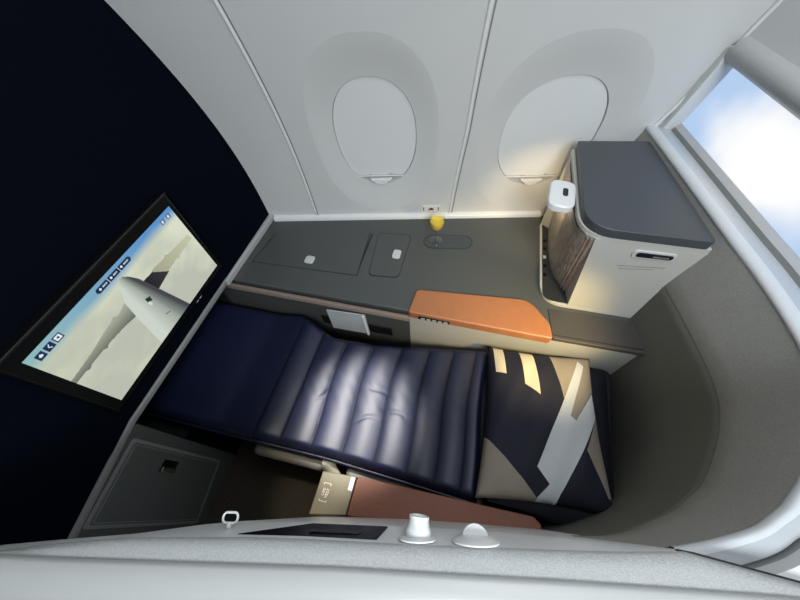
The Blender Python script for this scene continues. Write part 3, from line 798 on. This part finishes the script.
bm = BM(); tube(bm, [(QX0 + (QX1 - QX0) * i / 60, qy0(QX0 + (QX1 - QX0) * i / 60) - .002, -1.190 + (.010 * math.exp(-((QX0 + (QX1 - QX0) * i / 60 + .57) / .05) ** 2) - .035 * (.5 - .5 * math.cos(math.pi * min(1, max(0, -(QX0 + (QX1 - QX0) * i / 60 + .58)) / .20))))) for i in range(61)] + [(QX1 + .002, .30, -1.186), (QX1 + .002, .585, -1.186)], .006, 8)
obj('piping', bm, M_quilt, qo, smooth=True)

# pillow with printed pattern
PC = [(.150, .576), (.515, .604), (.552, .114), (.158, .072)]
def pmap(s, t):
    a_ = Vector(PC[3]).lerp(Vector(PC[2]), s); b_ = Vector(PC[0]).lerp(Vector(PC[1]), s); p = a_.lerp(b_, t)
    k1 = .012 * (4 * s * (1 - s)) * (2 * t - 1); k2 = .014 * (4 * t * (1 - t)) * (2 * s - 1)
    return Vector((p.x - k2, p.y - k1))
def ph(s, t):
    f_ = max(0, (1 - (2 * s - 1) ** 4)) ** .6 * max(0, (1 - (2 * t - 1) ** 4)) ** .6
    return .052 * f_ + .0022 * math.sin(14 * s + 9 * t) * f_ + .0018 * math.sin(31 * s - 17 * t) * f_
pols = [(1, [(.168, .58), (.201, .585), (.218, .464), (.184, .466)]),
        (1, [(.256, .60), (.303, .60), (.329, .411), (.280, .439)]),
        (2, [(.352, .64), (.53, .64), (.53, .478), (.497, .46), (.436, .349), (.419, .361), (.405, .40)]),
        (3, [(.462, .571), (.479, .553), (.419, .361), (.436, .349), (.501, .461), (.5075, .38), (.390, .134), (.370, .06), (.318, .06), (.330, .115), (.357, .153), (.32, .191)]),
        (2, [(.150, .262), (.328, .112), (.300, .04), (.12, .04)]),
        (2, [(.5075, .378), (.56, .378), (.56, .155), (.524, .157), (.463, .269)])]
bm = BM(); npl = 40
V_, fs = grid(bm, [[(*pmap(i / npl, j / npl), 0) for i in range(npl + 1)] for j in range(npl + 1)])
for _, P in pols:
    for a_, b_ in zip(P, P[1:] + P[:1]):
        d_ = Vector(b_) - Vector(a_); nn = Vector((-d_.y, d_.x, 0)).normalized()
        # cut only faces near this edge
        mn = Vector((min(a_[0], b_[0]) - .012, min(a_[1], b_[1]) - .012)); mxx = Vector((max(a_[0], b_[0]) + .012, max(a_[1], b_[1]) + .012))
        fc = [f_ for f_ in bm.faces if mn.x <= f_.calc_center_median().x <= mxx.x and mn.y <= f_.calc_center_median().y <= mxx.y]
        geom = list({v for f_ in fc for v in f_.verts}) + list({e_ for f_ in fc for e_ in f_.edges}) + fc
        bmesh.ops.bisect_plane(bm, geom=geom, dist=1e-6, plane_co=(a_[0], a_[1], 0), plane_no=nn)
def invmap(x, y):
    s, t = .5, .5
    for _ in range(12):
        p = pmap(s, t); ds = (pmap(s + 1e-3, t) - p) / 1e-3; dt = (pmap(s, t + 1e-3) - p) / 1e-3
        r = Vector((x, y)) - p; det = ds.x * dt.y - ds.y * dt.x
        s += (r.x * dt.y - r.y * dt.x) / det; t += (ds.x * r.y - ds.y * r.x) / det
    return min(1, max(0, s)), min(1, max(0, t))
for f_ in bm.faces:
    c_ = f_.calc_center_median(); mi = 0
    for k, P in pols:
        if inpoly(c_.x, c_.y, P): mi = k
    f_.material_index = mi
tops = list(bm.verts)
stt = {v: invmap(v.co.x, v.co.y) for v in tops}
# underside
geo = bmesh.ops.duplicate(bm, geom=list(bm.verts) + list(bm.edges) + list(bm.faces))
vm = geo['vert_map']
under = [g for g in geo['geom'] if isinstance(g, bmesh.types.BMFace)]
for f_ in under: f_.material_index = 0
bmesh.ops.reverse_faces(bm, faces=under)
for v in tops:
    s, t = stt[v]; h = ph(s, t); v2 = vm[v]; v2.co.z = -1.124 - h * .7
    v.co.z = -1.122 + h
be = [e_ for e_ in bm.edges if len(e_.link_faces) == 1]
bmesh.ops.remove_doubles(bm, verts=list({v for e_ in be for v in e_.verts}), dist=.0025)
bmesh.ops.recalc_face_normals(bm, faces=bm.faces)
pw = obj('pillow', bm, [M_pnavy, M_pcream, M_ptaupe, M_pwhite], smooth=True)
tag(pw, 'navy pillow printed with a white diagonal band, taupe corners and two cream bars', 'pillow')
# dark pillow under it
bm = BM(); rows = []
for j in range(25):
    t = j / 24; rows.append([(.20 + .365 * i / 24 + .02 * t, .085 + .50 * t - .01, -1.160 + .7 * ph(i / 24, t) ) for i in range(25)])
grid(bm, rows); rows2 = [[(p[0], p[1], -1.163) for p in r] for r in rows]; grid(bm, rows2); bmesh.ops.remove_doubles(bm, verts=bm.verts, dist=.003); bmesh.ops.recalc_face_normals(bm, faces=bm.faces)
dp = obj('pillow', bm, M_navy, smooth=True); tag(dp, 'plain dark navy pillow mostly hidden beneath the printed pillow', 'pillow')

# seat belt strap
bm = BM()
strap = [(-.335, .085, -1.205), (-.328, .064, -1.212), (-.325, .050, -1.235), (-.305, .030, -1.27), (-.290, .020, -1.31)]
sp = spline(strap, 6); L_ = []; R_ = []
for i, p in enumerate(sp):
    wd_ = .016 + .010 * math.sin(i / len(sp) * 3); L_.append(bm.verts.new(p + Vector((-wd_, -.003, 0)))); R_.append(bm.verts.new(p + Vector((wd_, .008, .004))))
for i in range(len(sp) - 1): bm.faces.new((L_[i], R_[i], R_[i + 1], L_[i + 1]))
sb = obj('seat_belt', bm, M_belt, smooth=True); so = sb.modifiers.new('t', 'SOLIDIFY'); so.thickness = .003
tag(sb, 'pale seat belt strap hanging between the two seat cushions', 'seat belt')

# near armrest and stowage box
near = empty('armrest', (.07, 0, FL)); tag(near, 'tan leather armrest with shade put into its colour, beside the bed, along the aisle wall', 'armrest')
bm = BM(); prism(bm, roundpoly([(-.205, .045, .015), (.33, .066, .015), (.352, .052, .01), (.352, .018, .005), (-.205, -.062, .005)]), -1.19, -1.140); obj('pad', bm, M_leather_shaded, near, bevel=.010, seg=4)
bm = BM(); prism(bm, [(-.205, .04), (.34, .058), (.34, .02), (-.205, -.060)], FL, -1.19); obj('side_panel', bm, M_dark, near)
sbx = empty('stowage_box', (-.28, -.02, FL)); tag(sbx, 'beige stowage box with small white lettering, between the carpet and the leather armrest', 'box')
bm = BM(); prism(bm, [(-.325, .034), (-.212, .044), (-.212, -.063), (-.325, -.087)], FL, -1.165); obj('body', bm, M_box, sbx, bevel=.003)
bm = BM(); box(bm, -.228, -.214, .002, .040, -1.165, -1.1635); obj('sticker', bm, M_print, sbx)
def put_text(s, size, pos, rot, m_, parent, name='lettering'):
    bm = text_bm(s, size); bmesh.ops.transform(bm, matrix=Matrix.Translation(pos) @ rot, verts=bm.verts); return obj(name, bm, m_, parent)
R90 = Matrix.Rotation(math.radians(82), 4, 'Z')
put_text('LIFE', .0125, (-.301, -.020, -1.1645), R90, M_print, sbx); put_text('VEST', .0125, (-.289, -.022, -1.1645), R90, M_print, sbx)
for (yy, sg) in ((.004, 1), (-.046, -1)):
    bm = BM(); box(bm, -.308, -.284, yy, yy + .0015, -1.165, -1.1643); box(bm, -.308, -.3065, min(yy, yy - .005 * sg), max(yy, yy - .005 * sg), -1.165, -1.1643); box(bm, -.2855, -.284, min(yy, yy - .005 * sg), max(yy, yy - .005 * sg), -1.165, -1.1643)
    obj('bracket_mark', bm, M_print, sbx)

# ================================================================== FITTINGS ON THE AISLE WALL
nU = Vector(UW(1, 0, 0)); nW = (Vector(UW(0, 1, 0)) + Vector((0, 0, .12))).normalized()
def onface(u, t):   # t 0 at the fabric edge, 1 at the lower inner edge
    a_ = Vector(UW(u, lerp(u, w_top) + .002, -.575)); b_ = Vector(UW(u, lerp(u, w_low), zl(u))); return a_.lerp(b_, t)
# air nozzle
nz_ = empty('air_nozzle', tuple(onface(.0, .32))); tag(nz_, 'white swivelling air nozzle on the aisle wall, in front of the black slot', 'air nozzle')
c_ = onface(-.001, .18)
bm = BM(); lathe(bm, [(0, 0), (.028, 0), (.028, .002), (.024, .004), (.019, .0045), (0, .0045)], c_, nW); obj('collar', bm, M_trim, nz_, auto=40)
ax2 = (nW + nU * .10 + Vector((0, 0, .0))).normalized()
bm = BM(); lathe(bm, [(0, 0), (.019, .002), (.0195, .010), (.0165, .017), (.0145, .024), (.015, .026), (.015, .029), (.012, .030), (.010, .027), (0, .025)], c_, ax2)
obj('nozzle', bm, M_trim, nz_, auto=40)
# half-round hook
hk = empty('coat_hook', tuple(onface(.085, .35))); tag(hk, 'white round coat hook with a half-disc fin, right of the air nozzle', 'hook')
c_ = onface(.083, .15)
bm = BM(); lathe(bm, [(0, 0), (.034, 0), (.034, .002), (.029, .0055), (.018, .009), (0, .010)], c_, nW, 40); obj('base', bm, M_trim, hk, auto=40)
bm = BM(); hpts = [(.019 * math.cos(math.pi * k / 16), .006 + .017 * math.sin(math.pi * k / 16)) for k in range(17)]
frame_prism(bm, hpts, c_, nU, nW, nU.cross(nW), -.003, .003); obj('fin', bm, M_trim, hk, bevel=.0015)
# slot with glossy black panel
bm = BM(); q_ = [(-.268, .02), (-.170, .90), (-.048, .90), (-.060, .02)]
A_ = [bm.verts.new(onface(u, t) + nW * .0012) for u, t in q_]; B_ = [bm.verts.new(onface(u, t) - nW * .002) for u, t in q_]
bm.faces.new(A_); bm.faces.new(B_[::-1])
for i in range(4): bm.faces.new((A_[i], A_[(i + 1) % 4], B_[(i + 1) % 4], B_[i]))
bmesh.ops.recalc_face_normals(bm, faces=bm.faces)
cp = obj('control_panel', bm, M_gloss); tag(cp, 'glossy black control slot let into the top of the aisle wall', 'control panel')
bm = BM(); q_ = [(-.165, .25), (-.165, .45), (-.085, .45), (-.09, .25)]
bm.faces.new([bm.verts.new(onface(u, t) + nW * .0018) for u, t in q_]); bmesh.ops.recalc_face_normals(bm, faces=bm.faces)
obj('display_bar', bm, M_dark, cp)
# ring latch
rg = empty('pull_ring', tuple(onface(-.33, .7))); tag(rg, 'small white pull ring sticking up from the aisle wall left of the black slot', 'pull ring')
c_ = onface(-.296, .45); bm = BM(); pts = []
rd = nW
for s in range(12): th = -math.pi / 2 + math.pi * s / 11; pts.append(c_ + nU * (.006 + .006 * math.cos(th)) + rd * (.014 + .007 * math.sin(th)))
for s in range(12): th = math.pi / 2 + math.pi * s / 11; pts.append(c_ + nU * (-.006 + .006 * math.cos(th)) + rd * (.014 + .007 * math.sin(th)))
tube(bm, pts, .0018, 8, closed=True); obj('ring', bm, M_trim, rg, smooth=True)
bm = BM(); tube(bm, [c_, c_ + rd * .008], .004); obj('stem', bm, M_trim, rg, smooth=True)

# ================================================================== SMALL THINGS
# socket plate on the side wall
sk = empty('wall_socket', UW(.061, W0 - .004, -.965)); tag(sk, 'small socket plate with a dark red emblem low on the side wall behind the glass', 'socket')
bm = BM(); frame_prism(bm, roundpoly([(-.040, -.014, .003), (.040, -.014, .003), (.040, .014, .003), (-.040, .014, .003)]), UW(.061, W0, -.955), UW(1, 0, 0), (0, 0, 1), UW(0, -1, 0), -.001, .003)
obj('plate', bm, M_shade, sk)
bm = BM(); frame_prism(bm, [(-.013, -.006), (.013, -.006), (.010, .002), (.0, .007), (-.008, .002)], UW(.061, W0 - .003, -.956), UW(1, 0, 0), (0, 0, 1), UW(0, -1, 0), 0, .001); obj('emblem', bm, M_red, sk)
for sx in (-1, 1):
    bm = BM(); frame_prism(bm, [(sx * .032 - .002, -.009), (sx * .032 + .002, -.009), (sx * .032 + .002, .009), (sx * .032 - .002, .009)], UW(.061, W0 - .003, -.956), UW(1, 0, 0), (0, 0, 1), UW(0, -1, 0), 0, .001); obj('bracket_mark', bm, M_printdark, sk)

# stemmed glass of juice
gx, gy, gz = -.123, .962, ZD + .001
gl = empty('drinking_glass', (gx, gy, gz)); tag(gl, 'short stemmed glass standing in the oval recess of the console', 'glass')
bm = BM(); lathe(bm, [(0, 0), (.026, 0), (.027, .001), (.026, .002), (.012, .003), (.004, .006), (0, .006)], (gx, gy, gz), n=40); obj('foot', bm, M_glass, gl, smooth=True)
bm = BM(); lathe(bm, [(0, .005), (.004, .005), (.0028, .02), (.0028, .05), (.005, .064), (0, .064)], (gx, gy, gz)); obj('stem', bm, M_glass, gl, smooth=True)
bm = BM(); lathe(bm, [(0, .063), (.008, .064), (.020, .073), (.028, .088), (.030, .102), (.029, .120), (.027, .138)], (gx, gy, gz), n=40); obj('bowl', bm, M_glass, gl, smooth=True)
bm = BM(); lathe(bm, [(0, .0658), (.008, .0662), (.0186, .0752), (.0266, .0895), (.0285, .102), (.0282, .112), (0, .112)], (gx, gy, gz), n=40)
jc = obj('orange_juice', bm, M_juice, auto=50); tag(jc, 'bright orange juice filling the stemmed glass', 'juice')
